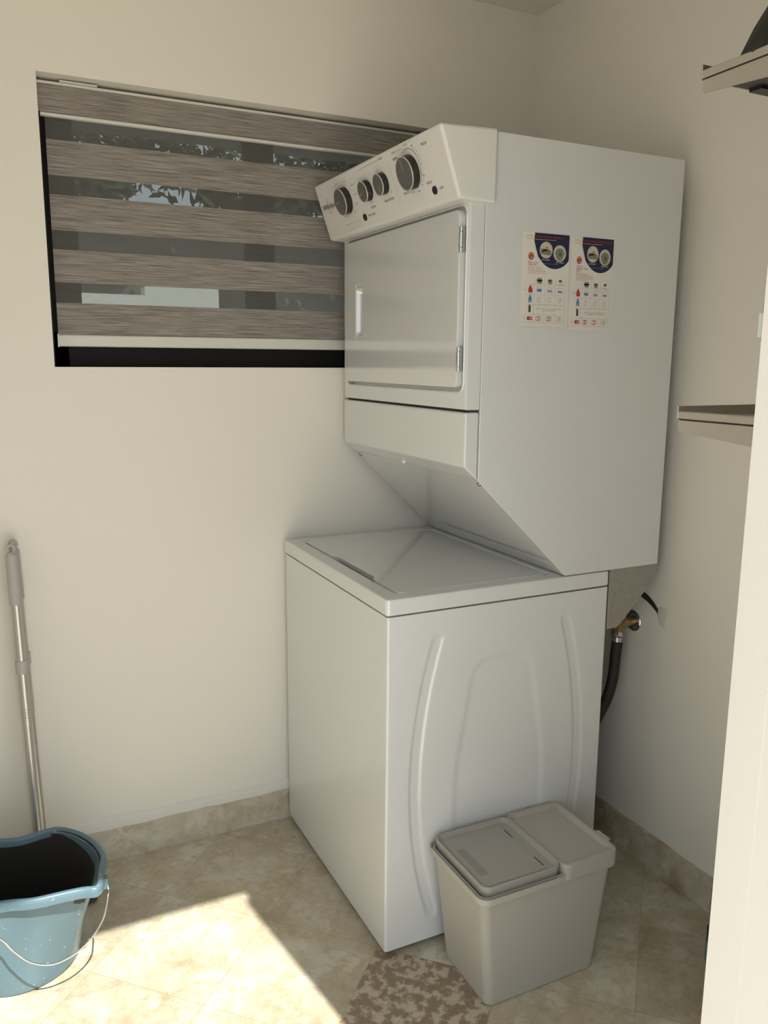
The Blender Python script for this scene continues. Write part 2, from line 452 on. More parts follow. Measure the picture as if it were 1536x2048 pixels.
# ------------------------------------------------------------------ window (frame, panes)
win = thing('window_1', 'x', 'window', (0, YW + .09, WZ0)); del win['label']; del win['category']; win['kind'] = 'structure'
fr = MB(); F0, F1 = YW + .078, YW + .13
fr.box(WX0, -.560, F0, F1, WZ0, WZ1); fr.box(WX1 - .045, WX1, F0, F1, WZ0, WZ1)
fr.box(WX0, WX1, F0, F1, WZ0, 1.50); fr.box(WX0, WX1, F0, F1, 2.05, WZ1)
fr.build('window_frame', 'frame', win, bevel=.002)
sash = MB()
sash.box(-.560, -.520, F0 + .012, F1 - .01, 1.50, 2.05); sash.box(-.063, .022, F0 + .012, F1 - .01, 1.50, 2.05); sash.box(.51, .556, F0 + .012, F1 - .01, 1.50, 2.05)
sash.build('sash_frame', 'frame', win, bevel=.002)
MB().box(-.52, -.063, F0 + .03, F0 + .034, 1.50, 2.05).build('pane', 'glass', win, smooth=False)
MB().box(.022, .51, F0 + .03, F0 + .034, 1.50, 2.05).build('pane', 'glass', win, smooth=False)
fl = MB().box(WX0 + .0005, WX0 + .006, YW + .028, F0, WZ0 + .002, 2.03); fl.build('side_channel', 'frame', win, bevel=.001)
settle(win)

# ------------------------------------------------------------------ zebra blind
bl = thing('zebra_roller_blind', 'taupe and sheer banded roller blind with fabric covered headrail in the black window', 'blind', (0, YW + .05, 1.46))
BY = YW + .050
bx0, bx1 = -.588, .585
va = MB()
va.box(-.603, .597, YW + .040, YW + .046, 2.030, 2.100)
va.build('headrail_fabric', 'slat', bl, bevel=.002)
hr = MB(); hr.box(-.604, .598, YW + .036, YW + .078, 2.098, 2.1045)
hr.box(-.604, .598, YW + .034, YW + .050, 2.0225, 2.0305)
hr.build('headrail_edge', 'rail', bl, bevel=.002)
MB().box(-.55, -.46, YW + .03, YW + .05, 2.1045, 2.1085).build('mounting_clip', 'rail', bl, bevel=.001)
sb = MB(); sh = MB()
for z1, z0 in ((1.972, 1.887), (1.841, 1.754), (1.706, 1.624), (1.573, 1.492)):
    sb.box(bx0, bx1, BY - .0006, BY + .0006, z0, z1)
fab = MB()
zz = [2.035, 1.972, 1.887, 1.841, 1.754, 1.706, 1.624, 1.573, 1.490]
for i in range(len(zz) - 1):
    fab.add([(bx0, BY, zz[i]), (bx1, BY, zz[i]), (bx1, BY, zz[i + 1]), (bx0, BY, zz[i + 1])], [(0, 1, 2, 3)], i % 2)
fo = MB()
fab.build('blind_fabric', ['sheer', 'slat'], bl, smooth=False)
br = MB(); prof = rrect(.014, .031, .005, 4)
br.loft([[(x, BY + a, 1.4765 + b) for a, b in prof] for x in (bx0 - .001, bx1 + .001)])
br.build('bottom_rail', 'rail', bl)
MB().box(bx0 - .003, bx0 + .001, BY - .008, BY + .008, 1.4595, 1.4935).build('rail_end_cap', 'plastic_white', bl, bevel=.001)
settle(bl)

# ------------------------------------------------------------------ outside behind the window
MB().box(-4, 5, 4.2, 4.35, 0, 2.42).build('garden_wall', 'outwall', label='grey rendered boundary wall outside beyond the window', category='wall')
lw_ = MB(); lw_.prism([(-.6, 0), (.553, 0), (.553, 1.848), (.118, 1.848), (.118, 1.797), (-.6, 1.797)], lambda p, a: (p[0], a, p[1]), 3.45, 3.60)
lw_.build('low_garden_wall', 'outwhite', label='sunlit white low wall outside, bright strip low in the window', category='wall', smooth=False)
MB().box(-3, 4, YW + .15, 1.62, 2.21, 2.36).build('trim_2', 'eave', smooth=False, kind='structure')
rl_ = random.Random(11); lf = MB()
for i in range(13000):
    cx = rl_.uniform(-2.2, 3.6); cz = 2.35 + abs(rl_.gauss(0, .36)) + .12 * sin(cx * 5); cy = 3.9 + rl_.uniform(-.25, .25)
    if .15 < cx < .62 and 2.40 < cz < 2.70 and rl_.random() < .80: continue
    a = Vector((rl_.gauss(0, 1), rl_.gauss(0, 1), rl_.gauss(0, 1))).normalized(); b = a.orthogonal().normalized(); k = rl_.uniform(.03, .08)
    c = Vector((cx, cy, cz)); lf.add([c - a * k, c + b * k * .4, c + a * k, c - b * k * .4], [(0, 1, 2, 3)])
lf.build('hedge_foliage', 'leaf', smooth=False, label='dark green hedge foliage outside above the boundary wall', category='hedge', kind='stuff')

# ================================================================== STACKED WASHER AND DRYER
wd_ = thing('washer_dryer', 'white stacked top-load washer and dryer with control knobs standing by the window wall', 'washer dryer', (0.3165, MW / 2, 0))
ZS, ZT, DW = 0.8676, 0.9057, 0.6331
# cabinet with embossed side
NX, NZ = 170, 130


def sstep(e0, e1, x):
    t = max(0, min(1, (x - e0) / (e1 - e0))); return t * t * (3 - 2 * t)


def side_h(x, z):
    h = 0.0
    xm = .3165; u = abs(x - xm)
    # long curved rib: centre line mirrored left / right
    t = (z - .08) / (.805 - .08)
    if -.05 < t < 1.05:
        tt = max(0, min(1, t))
        c = .1815 + .0595 * (1 - ((tt - .47) / .53) ** 2)
        if tt < .47: c = .186 + .055 * (1 - ((.47 - tt) / .47) ** 2)
        zz = .08 + tt * .725
        d = hypot(u - c, z - zz) if not 0 <= t <= 1 else abs(u - c)
        d2 = hypot(u - c, max(0, .095 - z, z - .79))
        h -= .0034 * (1 - sstep(.0100, .0170, d2))
    # shallow arched panel in the middle, fading out to the bottom
    wz = .088 + .042 * sstep(.74, .40, z) if z < .74 else .088
    if z > .66:
        k = (z - .66) / .075; wz = wz * sqrt(max(0, 1 - min(1, k) ** 3))
    ins = 1 - sstep(wz - .012, wz + .010, u) if wz > .02 else 0
    top = 1 - sstep(.716, .738, z)
    h -= .0032 * ins * top * sstep(.06, .2, z)
    return h


cab = MB(); loops = []; r = .0055
ring = []
for k in range(5): a = pi + (pi / 2) * k / 4; ring.append((r + r * cos(a), r + r * sin(a)))
for k in range(1, NX): ring.append((r + (DW - 2 * r) * k / NX, 0))
for k in range(5): a = -pi / 2 + (pi / 2) * k / 4; ring.append((DW - r + r * cos(a), r + r * sin(a)))
for k in range(5): a = (pi / 2) * k / 4; ring.append((DW - r + r * cos(a), MW - r + r * sin(a)))
for k in range(5): a = pi / 2 + (pi / 2) * k / 4; ring.append((r + r * cos(a), MW - r + r * sin(a)))
Z0 = .019
for j in range(NZ + 1):
    z = Z0 + (ZS - .0045 - Z0) * j / NZ
    loops.append([(x, y - (side_h(x, z) if y == 0 and .02 < x < DW - .02 else 0), z) for x, y in ring])
cab.loft(loops); cab.build('washer_cabinet', 'enamel', wd_, angle=50)
MB().box(.02, DW - .02, .02, MW - .02, .004, ZT - .02).build('base_frame', 'gap', wd_, smooth=False)
for x, y in ((.05, .05), (.05, MW - .05), (DW - .05, .05), (DW - .05, MW - .05)):
    MB().disc((x, y, 0), (0, 0, 1), .018, .02, 16).build('foot', 'black', wd_)

# washer top with sunken lid seat


def rl3(w_, h_, r_, cx, cy, z, n=6): return [(a, b, z) for a, b in rrect(w_, h_, r_, n, cx, cy)]


cxw, cyw = DW / 2 - .001, MW / 2; W_, H_ = DW + .004, MW + .004
lx0, lx1, ly0, ly1 = .040, .470, .033, .645
lcx, lcy, lw, lh = (lx0 + lx1) / 2, (ly0 + ly1) / 2, lx1 - lx0, ly1 - ly0
tp = MB()
tp.loft([rl3(W_ - .004, H_ - .004, .008, cxw, cyw, ZS - .0005), rl3(W_, H_, .010, cxw, cyw, ZS + .002), rl3(W_, H_, .010, cxw, cyw, ZT - .007),
         rl3(W_ - .0035, H_ - .0035, .009, cxw, cyw, ZT - .002), rl3(W_ - .012, H_ - .012, .008, cxw, cyw, ZT),
         rl3(lw + .006, lh + .006, .022, lcx, lcy, ZT), rl3(lw + .001, lh + .001, .020, lcx, lcy, ZT - .003),
         rl3(lw, lh, .020, lcx, lcy, ZT - .012)])
tp.build('washer_top', 'enamel', wd_, angle=30)
lid = MB(); g = .004
# lid outline with a scooped finger notch along its front edge
out = []
for a, b in rrect(lw - 2 * g, lh - 2 * g, .018, 6, lcx, lcy): out.append((a, b))
front = [i for i, p in enumerate(out) if p[0] < lx0 + g + 1e-4]
loopA = []
for i, p in enumerate(out):
    loopA.append(p)
    j = (i + 1) % len(out)
    if abs(p[0] - (lx0 + g)) < 1e-5 and abs(out[j][0] - (lx0 + g)) < 1e-5 and p[1] - out[j][1] > .1:
        for k in range(1, 40):
            y = p[1] + (out[j][1] - p[1]) * k / 40
            q = sstep(.445, .415, y) * sstep(.165, .195, y)
            loopA.append((p[0] + .014 * q, y))


def inset(lp, d):
    cx = sum(p[0] for p in lp) / len(lp); cy = sum(p[1] for p in lp) / len(lp)
    return [(p[0] - d * (1 if p[0] > cx + .15 else -1 if p[0] < cx - .15 else 0), p[1] - d * (1 if p[1] > cy + .25 else -1 if p[1] < cy - .25 else 0)) for p in lp]


lid.loft([[(a, b, ZT - .0115) for a, b in loopA], [(a, b, ZT - .002) for a, b in loopA], [(a, b, ZT + .0005) for a, b in inset(loopA, .002)]])
lid.build('washer_lid', 'enamel_gloss', wd_, angle=50)
hn = MB(); ys = [.175 + .26 * k / 20 for k in range(21)]
hn.loft([[(x, y, z) for x, z in ((lx0 + .0005, ZT - .0108), (lx0 + .0165, ZT - .0108), (lx0 + .0165, ZT - .0112), (lx0 + .0005, ZT - .0112))] for y in ys])
hn.build('finger_notch', 'gap', wd_)

# dryer cabinet
XA, XB, XE, ZTOP = .2293, .4916, .7961, 1.9141
ZD1 = 1.159; ZB = ZT + .0012


def xz(p, y): return (p[0], y, p[1])


dc = MB()
body = [(XA, ZD1 + .004), (XB + .0045, ZB), (XE, ZB), (XE, ZTOP - .003), (XA, ZTOP - .003)]
dc.prism(body, xz, .0045, MW - .0045)
dc.build('dryer_body', 'enamel', wd_, smooth=False)
for y0, y1 in ((0, .004), (MW - .004, MW)):
    q = MB(); q.prism([(XA, ZD1), (XB, ZB), (XE, ZB), (XE, ZTOP), (XA, ZTOP)], xz, y0, y1)
    q.build('side_panel', 'enamel', wd_, bevel=.0012)
# slanted panel under the dryer
sp = MB(); off = .0035
d = Vector((XB - .2, 0, ZB - 1.187)).normalized(); nn = Vector((-(ZB - 1.187), 0, XB - .2)); nn = Vector((nn.x, 0, nn.z)).normalized()
A = Vector((XA + .001, 0, ZD1 + .002)) + nn * off * 0; B = Vector((XB - .001, 0, ZB + .0005))
sp.loft([[(p.x, y, p.z) for p in (A, B, B + nn * .0035, A + nn * .0035)] for y in (.0048, MW - .0048)])
sp.build('slanted_panel', 'enamel_gloss', wd_, smooth=False)
for y in (.012, MW - .012):
    c = Vector((XA + .010, y, ZD1 - .0085)); MB().disc(c + nn * .002, -nn, .0062, .0055, 20, rt=.0045).build('screw', 'screw', wd_)
MB().disc((.2245, .36, 1.1655), -nn, .0075, .006, 6, rt=.006).build('plastic_plug', 'enamel', wd_)
ds = MB(); ds.box(XB + .002, XB + .010, .004, .012, ZT, ZB + .001); ds.build('seal', 'gap', wd_)

# lower access panel
lp = MB(); XF = .191
lp.prism([(XF, 1.3165), (XF, 1.1935), (XA - .002, ZD1 + .003), (XA - .002, 1.3165)], xz, .0012, MW - .0005)
lp.build('access_panel', 'enamel', wd_, bevel=.004, seg=3)
MB().box(XF + .012, XA, .006, MW - .006, 1.312, 1.328).build('inner_strip', 'gap', wd_, smooth=False)

# dryer front panel with recess


def yz(lst, x): return [(x, -a, b) for a, b in lst]


fy, fz0, fz1 = MW / 2, 1.3215, 1.772
ry0, ry1, rz0, rz1 = .0145, .662, 1.3625, 1.762
def fl(w_, h_, r_, x, cy, cz, n=8): return [(x, cy - a, cz + b) for a, b in rrect(w_, h_, r_, n)]


PW, PH, PC = MW - .0012, fz1 - fz0, (fz0 + fz1) / 2
rw, rh, rcy, rcz = ry1 - ry0, rz1 - rz0, (ry0 + ry1) / 2, (rz0 + rz1) / 2
fp = MB()
fp.loft([fl(PW, PH, .007, XA - .002, fy, PC), fl(PW, PH, .007, XF + .006, fy, PC), fl(PW - .003, PH - .003, .0075, XF + .0018, fy, PC), fl(PW - .011, PH - .011, .008, XF, fy, PC),
         fl(rw + .010, rh + .010, .026, XF, rcy, rcz), fl(rw + .006, rh + .006, .024, XF - .0025, rcy, rcz), fl(rw + .001, rh + .001, .022, XF - .0015, rcy, rcz), fl(rw, rh, .022, XF + .012, rcy, rcz)])
fp.build('front_panel', 'enamel', wd_, angle=35)
# door
dy0, dy1, dz0, dz1 = .024, .656, 1.3705, 1.755
dW, dH, dcy, dcz = dy1 - dy0, dz1 - dz0, (dy0 + dy1) / 2, (dz0 + dz1) / 2
hy, hz, hw, hh = .5525, 1.562, .052, .150
dr = MB(); XD = .179
dr.loft([fl(dW, dH, .020, XF + .010, dcy, dcz), fl(dW, dH, .020, XD + .005, dcy, dcz), fl(dW - .003, dH - .003, .019, XD + .0015, dcy, dcz), fl(dW - .010, dH - .010, .017, XD, dcy, dcz),
         fl(hw, hh, .003, XD, hy, hz), fl(hw - .002, hh - .002, .0025, XD + .0012, hy, hz), fl(hw - .006, hh - .006, .0025, XD + .0012, hy, hz), fl(hw - .010, hh - .022, .011, XD + .0012, hy, hz), fl(hw - .014, hh - .030, .011, XF + .006, hy - .004, hz)])
door = dr.build('dryer_door', 'enamel_gloss', wd_, angle=35)
gp = MB(); gl = [(hy + .021, hz - .062), (hy + .0235, hz - .05), (hy + .0240, hz), (hy + .0235, hz + .05), (hy + .021, hz + .062)]
gp.tube([(XD + .0005, a, b) for a, b in gl], .0018, 10); gp.build('door_handle', 'plastic_white', door)
for zc in (1.690, 1.434):
    hg = MB()
    hg.disc((XD + .003, .0215, zc - .027), (0, 0, 1), .0048, .010, 14); hg.disc((XD + .003, .0215, zc - .016), (0, 0, 1), .0052, .032, 14); hg.disc((XD + .003, .0215, zc + .017), (0, 0, 1), .0048, .010, 14)
    hg.box(XD + .004, XD + .014, .016, .027, zc - .026, zc + .026)
    hg.build('hinge', 'chrome', door)

# control console
C0 = Vector((.155, 0, 1.767)); CU = Vector((-.050, 0, .143)).normalized(); CN = Vector((-.143, 0, -.050)).normalized()
co = MB(); ya, yb = -.0125, .7025
loops = []
prof0 = [(.155, 1.767), (.106, 1.908), (.249, 1.917), (.249, 1.765)]
co.prism([(.1545, 1.7675), (.1045, 1.9115), (.249, 1.9175), (.249, 1.765)], xz, ya, yb)
con = co.build('control_console', 'plastic_white', wd_, bevel=.007, seg=4)


def cf(s, t, off=.0006):
    """s: metres from the panel's y=0 towards the wall, t: metres up the slope"""
    p = C0 + CU * t + CN * off; return (p.x, s, p.z)


def cfn(a, b): return cf(-a, b)      # a runs to the right as read


pr = MB(); pd_ = MB()


def T(s, y, t, h=.0042, w=None, mi=0, al='c', rot=0): text(pr if y > .244 else pd_, s, cfn, -y, t, h, w, al, mi, rot)


T('FABRIC SOFTENER', .288, .0480, .0055, .052); T('WASH TEMP', .3795, .0455, .0055, .027); T('START / PAUSE', .402, .0297, .0050, .042, al='c')
T('START', .0446, .0322, .0052, .016); T('AIR ONLY', .0880, .0510, .0060, .022); T('TIMED DRY', .0700, .1290, .0060, .026)
T('NORMAL', .2080, .1265, .0055, .024); T('DELICATE', .1980, .0480, .0055, .026)
T('WASHER', .278, .1407, .0045, .022, 1); T('DRYER', .2090, .1395, .0045, .018, 1)
stroke(pr, [(-.406, .1392), (-.2935, .1404)], .0007, cfn, 1); stroke(pd_, [(-.196, .1395), (-.168, .1395)], .0007, cfn, 1)
stroke(pr, [(-.2440, .128), (-.2440, .028)], .0006, cfn, 1)
stroke(pr, [(-.5400, .0262), (-.4690, .0262)], .0006, cfn, 1); T('CYCLE STATUS', .5540, .0256, .0030, .022, 0)
for i, nm in enumerate(('ADD', 'FILL', 'WASH', 'RINSE', 'SPIN', 'DONE')):
    y = .5515 - i * .0154; circ(pr, -y, .0195, .0012, cfn, 0, n=10); T(nm, y, .0135, .0024, .010, 1)
# cycle dial scale
c1 = (.5220, .0850)
for y, t, s, ww in ((.5549, .1316, 'HEAVY', .018), (.4998, .1301, 'NORMAL', .020), (.4622, .1137, 'DELICATE', .022), (.4590, .0914, 'CASUAL', .018), (.4672, .0683, 'RINSE', .014), (.4848, .0511, 'SPIN', .011), (.5512, .0480, 'DRAIN', .015)):
    T(s, y, t, .0034, ww, 1)
    a = atan2(t - c1[1], c1[0] - y); stroke(pr, [(-c1[0] + k * cos(a), c1[1] + k * sin(a)) for k in (.039, .044)], .0008, cfn, 1)
for cx_, ct_, labs in ((.3840, .0868, ((.3503, .0686, 'HOT'), (.3795, .0571, 'WARM'), (.4180, .0700, 'COLD'))), (.2940, .0875, ((.3096, .0605, 'ON'), (.2680, .0618, 'OFF')))):
    for y, t, s in labs:
        T(s, y, t, .0032, .0024 * len(s), 1)
        a = atan2(t - ct_, cx_ - y); stroke(pr, [(-cx_ + k * cos(a), ct_ + k * sin(a)) for k in (.0265, .0295)], .0007, cfn, 1)
c4 = (.1495, .0925)
arc(pd_, -c4[0], c4[1], .0425, -120, 118, .0009, cfn, 0)
for a, s, dk in ((88, 'LESS DRY', 1), (57, 'OFF', 0), (45, '70', 1), (35, '60', 1), (23, '50', 1), (13, '40', 1), (1, '20', 1), (-27, 'OFF', 0), (-39, '20', 1), (-52, '10', 1), (-79, 'OFF', 0), (-113, 'MORE DRY', 1)):
    ww = .018 if len(s) > 4 else .0078 if len(s) == 3 else .005
    rr = .0515
    T(s, c4[0] - rr * cos(radians(a)), c4[1] + rr * sin(radians(a)), .0042 if not dk else .0034, ww, 1 - (not dk))
    stroke(pd_, [(-c4[0] + k * cos(radians(a)), c4[1] + k * sin(radians(a))) for k in (.0425, .0455)], .0007, cfn, 0)
pr.build('washer_lettering', ['ink', 'ink_grey'], con, smooth=False); pd_.build('dryer_lettering', ['ink', 'ink_grey'], con, smooth=False)
lg = MB(); text(lg, 'Whirlpool', cfn, -.6830, .0890, .0140, .106, 'l', 0)
text(lg, 'Whirlpool', cfn, -.6823, .0890, .0140, .106, 'l', 0)
arc(lg, -.6380, .0880, .0080, 60, 330, .0013, cfn, 0, 40, ry=.0190)
arc(lg, -.6300, .0900, .018, 120, 215, .0013, cfn, 0, 20, ry=.011)
lg.build('brand_logo', 'ink', con, smooth=False)


def knob(s, t, r_, h_, mark):
    c = C0 + CU * t; c.y = s; n = CN
    q = MB(); q.disc(c, n, r_, h_, 48, rt=r_ * .97)
    k = q.build('control_knob', 'black', wd_)
    e = c + n * (h_ - .0012); rim = MB(); a = CU; b = n.cross(a)
    loops = []
    for rr, hh in ((r_ * .985, 0), (r_ * .985, .0018), (r_ * .955, .0026), (r_ * .915, .0022)):
        loops.append([e + (a * cos(2 * pi * i / 48) + b * sin(2 * pi * i / 48)) * rr + n * hh for i in range(48)])
    rim.loft(loops, cap0=False, cap1=False); rim.build('knob_rim', 'knob_rim', k)
    MB().disc(e, n, r_ * .92, .0022, 48).build('knob_face', 'knob_face', k)
    if mark is not None:
        mk = MB(); al = radians(mark)   # angle measured from panel up, to the right as read
        dv = CU * cos(al) + Vector((0, -1, 0)) * sin(al); sv = dv.cross(n)
        p0 = e + n * .0024 + dv * r_ * .12; p1 = e + n * .0024 + dv * r_ * .86
        mk.add([p0 + sv * .0006, p1 + sv * .0006, p1 - sv * .0006, p0 - sv * .0006], [(0, 1, 2, 3)]); mk.build('pointer_line', 'rail', k, smooth=False)


knob(.5220, .0850, .0345, .0185, 270); knob(.3840, .0868, .0253, .0160, 250); knob(.2940, .0875, .0253, .0160, 165); knob(.1535, .0865, .0372, .0180, -8)
for s, t in ((.440, .0289), (.0729, .0320)):
    c = C0 + CU * t; c.y = s; MB().disc(c - CN * .002, CN, .0094, .0050, 32, rt=.0086).build('push_button', 'black', wd_)

# galvanised gusset behind the washer
gz = ZB - .001
gb = MB(); pg = [(.6450, gz), (.8050, gz), (.8050, .8785), (.7600, .824), (.6900, .753), (.6760, .7435), (.6480, .7440)]
gb.prism([(a, b) for a, b in pg], xz, .010, .0125); gb.box(.6440, .6475, .0102, .045, .744, gz)
gb.build('support_bracket', 'galv', wd_, bevel=.0006)
gb2 = MB(); gb2.prism(pg, xz, MW - .0125, MW - .010); gb2.build('support_bracket', 'galv', wd_)
MB().box(.640, .800, .0125, MW - .0125, gz - .004, gz).build('support_tray', 'galv', wd_, smooth=False)
settle(wd_)

# ------------------------------------------------------------------ instruction sheets on the dryer side


def sheet(x0, x1, z0, z1, lean, title1, title2, para_head, para, lab1, lab2, cols, row_txt, label, curl):
    w_, h_ = x1 - x0, z1 - z0

    def pf(a, b, off=.0008):
        y = -(off + curl * max(0, (0.10 - b / h_)) ** 1.5 * 9)
        return (x0 + a + lean * (b / h_), y, z0 + b)
    m = MB(); n = 14; vs = []; fs = []
    for i in range(n + 1):
        b = h_ * (i / n) ** 1.6
        vs += [pf(0, b, .0004), pf(w_, b, .0004)]
        if i: k = 2 * i; fs.append((k - 2, k - 1, k + 1, k))
    vsb = [(p[0], p[1] + .0003, p[2]) for p in vs]
    m.add(vs, fs, 0); m.add(vsb, [tuple(reversed(q)) for q in fs], 0)

    def F(a, b): return pf(a * w_, b * h_, .0009)

    def G(a, b): return pf(a * w_, b * h_, .0012)
    # navy shape
    pts = [(.25, 1.0), (.98, 1.0), (.98, .74)]
    for k in range(1, 16): a = radians(-25 - 110 * k / 15); pts.append((.675 + .36 * cos(a), .845 + .215 * sin(a) * (1 if k < 99 else 1)))
    pts += [(.33, .75), (.275, .84), (.235, .92)]
    poly(m, pts, F, 1)
    kx = 1 / w_; ky = 1 / h_

    def TX(s, x, y, hgt, wid, mi, al='l', fn=G): text(m, s, fn, x, y, hgt, wid, al, mi)
    # text helper works in normalised units: hgt as fraction of the height
    TX('DOSING' if title1 else 'DOSAGE', .055, .962, .020, .165, 5)
    TX(title2, .27, .962, .021, .60 if title1 else .70, 2)
    rect(m, .07, .70, .930, .934, G, 5)
    for (cx, cy, pale) in ((.49, .825, 1), (.78, .800, 0)):
        circ(m, cx, cy, .135, G, 9, ry=.088)
        H = lambda a, b: pf(a * w_, b * h_, .0014)
        if pale:
            poly(m, [(cx - .125, cy + .01), (cx - .05, cy + .015), (cx + .06, cy - .01), (cx + .12, cy - .035), (cx + .08, cy - .055), (cx - .10, cy - .045)], H, 8)
            arc(m, cx + .01, cy - .03, .10, 20, 160, .018, H, 6, 16, ry=.03); circ(m, cx + .01, cy + .022, .035, H, 4, ry=.014)
        else:
            circ(m, cx, cy - .015, .085, H, 8, ry=.062); H2 = lambda a, b: pf(a * w_, b * h_, .0016)
            arc(m, cx, cy - .01, .09, 0, 180, .02, H2, 6, 16, ry=.055); circ(m, cx + .01, cy - .01, .03, H2, 7, ry=.022)
    TX(lab1, .485, .722, .014, .17, 0, 'c'); TX(lab2, .785, .702, .014, .17, 0, 'c', lambda a, b: pf(a * w_, b * h_, .0018))
    TX('For best results do not overload', .60, .682, .008, .30, 10, 'c')
    circ(m, .185, .753, .062, F, 4, ry=.042); circ(m, .185, .742, .045, G, 2, ry=.026); circ(m, .19, .735, .025, lambda a, b: pf(a * w_, b * h_, .0015), 11, ry=.012)
    y = .690
    for s in para_head: TX(s, .125, y, .019, .030 * len(s) * .68, 2); y -= .026
    for s in para: TX(s, .125, y, .0125, min(.50, .0125 * len(s)), 4); y -= (.0205 if title1 else .0165)
    # table
    xs = [.12, .265, .49, .71, .93]; ys_ = [.545, .455, .345, .240, .130, .045]
    for a in xs[1:]: rect(m, a - .002, a + .002, .045, .545, F, 10)
    for b in ys_[1:]: rect(m, .06, .93, b - .0012, b + .0012, F, 10)
    rect(m, .27, .925, .135, .235, lambda a, b: pf(a * w_, b * h_, .0011), 0)
    mids = [(.265 + .49) / 2, (.49 + .71) / 2, (.71 + .93) / 2]
    for k, c in enumerate(mids):
        s = (.062, .048, .036)[k]
        hb = .028 if k < 2 else .012
        poly(m, [(c - s, .505), (c + s, .505), (c + s * .75, .505 - hb * 1.3), (c - s * .75, .505 - hb * 1.3)], G, 6)
        circ(m, c, .507, s * .95, G, 12 if k == 0 else 6, ry=.010 + .009 * (k == 0))
        TX(cols[k], c, .465, .011, (.075, .05, .13)[k], 12, 'c')
        rect(m, c - .05, c + .05, .375, .430, G, 10); rect(m, c - .046, c + .046, .379, .426, lambda a, b: pf(a * w_, b * h_, .0014), 0)
        rect(m, c - .046, c + .046, .379, .379 + (.030, .022, .016)[k], lambda a, b: pf(a * w_, b * h_, .0016), (3, 11, 12)[k] if k < 2 else 3)
        arc(m, c, .292, .040, 30, 330, .007, G, 10, 24, ry=.026); TX('321'[k], c + .01, .296, .016, .014, 12, 'c')
        for dx in (-.025, .02):
            arc(m, c + dx, .088, .034, 0, 360, .006, G, (2, 2, 10)[k], 20, ry=.022)
        TX('321'[k], c + .02, .092, .018, .016, (2, 2, 12)[k], 'c', lambda a, b: pf(a * w_, b * h_, .0015))
    TX(row_txt[0], .60, .197, .012, .52, 12, 'c', lambda a, b: pf(a * w_, b * h_, .0015)); TX(row_txt[1], .60, .179, .012, .26 if title1 else .44, 12, 'c', lambda a, b: pf(a * w_, b * h_, .0015))
    # bottles in the first column
    c = .19
    poly(m, [(c - .04, .365), (c + .045, .365), (c + .045, .405), (c + .02, .425), (c + .012, .435), (c - .012, .435), (c - .03, .42), (c - .04, .40)], G, 2); rect(m, c - .012, c + .012, .433, .447, G, 12)
    poly(m, [(c - .033, .262), (c + .036, .262), (c + .034, .31), (c + .012, .335), (c - .012, .335), (c - .033, .30)], G, 3); rect(m, c - .012, c + .01, .333, .347, G, 11); rect(m, c - .025, c + .028, .27, .285, lambda a, b: pf(a * w_, b * h_, .0014), 11)
    rect(m, c - .024, c + .024, .155, .222, G, 13); rect(m, c - .024, c + .012, .222, .233, G, 13)
    rect(m, c - .05, c + .055, .070, .107, G, 2); rect(m, c + .0, c + .04, .080, .098, lambda a, b: pf(a * w_, b * h_, .0014), 10)
    for yy in (.40, .09):
        TX('LIQUID' if yy > .2 else 'PACS', .08, yy, .03, .05, 10, 'c')
    o = m.build('instruction_sheet', ['paper', 'navy', 'red', 'blue', 'orange', 'yellow', 'olive', 'green', 'olive', 'photo_pale', 'line', 'lilac', 'ink_grey', 'ink'], smooth=False)
    o['label'] = label; o['category'] = 'sheet'; o['group'] = 'instruction sheets on the dryer side'
    return o


sheet(.3280, .4600, 1.5090, 1.7145, .000, True, 'FOR GREAT RESULTS', ['How to Use', 'Tide PODS'],
      ['Place pacs in washing', 'drum before clothes. See', 'product packaging instructions', 'on how many to use for load sizes'], 'TOP LOADER', 'FRONT LOADER',
      ['X-Large', 'Full', 'Small/Medium'], ['Scoop to line at one cup and product before', 'loading clothes'],
      'white laundry dosing sheet in English, left one on the dryer side, bottom edge curling', .010)
sheet(.4650, .5905, 1.5040, 1.7140, .000, False, 'POUR DE MEILLEURS RÉSULTATS', ['Comment', 'utiliser Tide', 'PODS'],
      ['Mettre les pacs dans', 'la cuve de la laveuse avant', 'les vêtements. Voir le nombre sur', 'le mode d’emploi du produit selon', 'la taille des brassées'], 'CHARGEMENT', 'FRONTAL',
      ['Très grosse', 'Pleine', 'Petite/Moyenne'], ['Verser une capsule dans le tambour avant', 'de charger les vêtements'],
      'white laundry dosing sheet in French, right one on the dryer side, lying flat', .003)

# ================================================================== BIN
bn = thing('waste_bin', 'grey-beige rectangular plastic bin with flap lid and carry handle beside the washer', 'bin', (.295, -.13, 0))


def bl_(t, d, z, n=8):
    x0, x1 = .140 + (.117 - .140) * t - d, .446 + (.483 - .446) * t + d; y0, y1 = -.236 + (-.241 + .236) * t - d, -.043 + (-.013 + .043) * t + d
    return [(a, b, z) for a, b in rrect(x1 - x0, y1 - y0, .020 + d, n, (x0 + x1) / 2, (y0 + y1) / 2)]


bb = MB()
bb.loft([bl_(0, -.006, 0), bl_(0, -.001, .002), bl_(.02, 0, .007), bl_(.92, 0, .262), bl_(.93, .0022, .264), bl_(1, .0022, .281), bl_(1, -.002, .282), bl_(1, -.003, .27), bl_(0, -.004, .01)])
bb.build('bin_body', 'bin', bn, angle=40)
# right lid and its deep skirt


def rl2(x0, x1, y0, y1, r_, z, n=6): return [(a, b, z) for a, b in rrect(x1 - x0, y1 - y0, r_, n, (x0 + x1) / 2, (y0 + y1) / 2)]


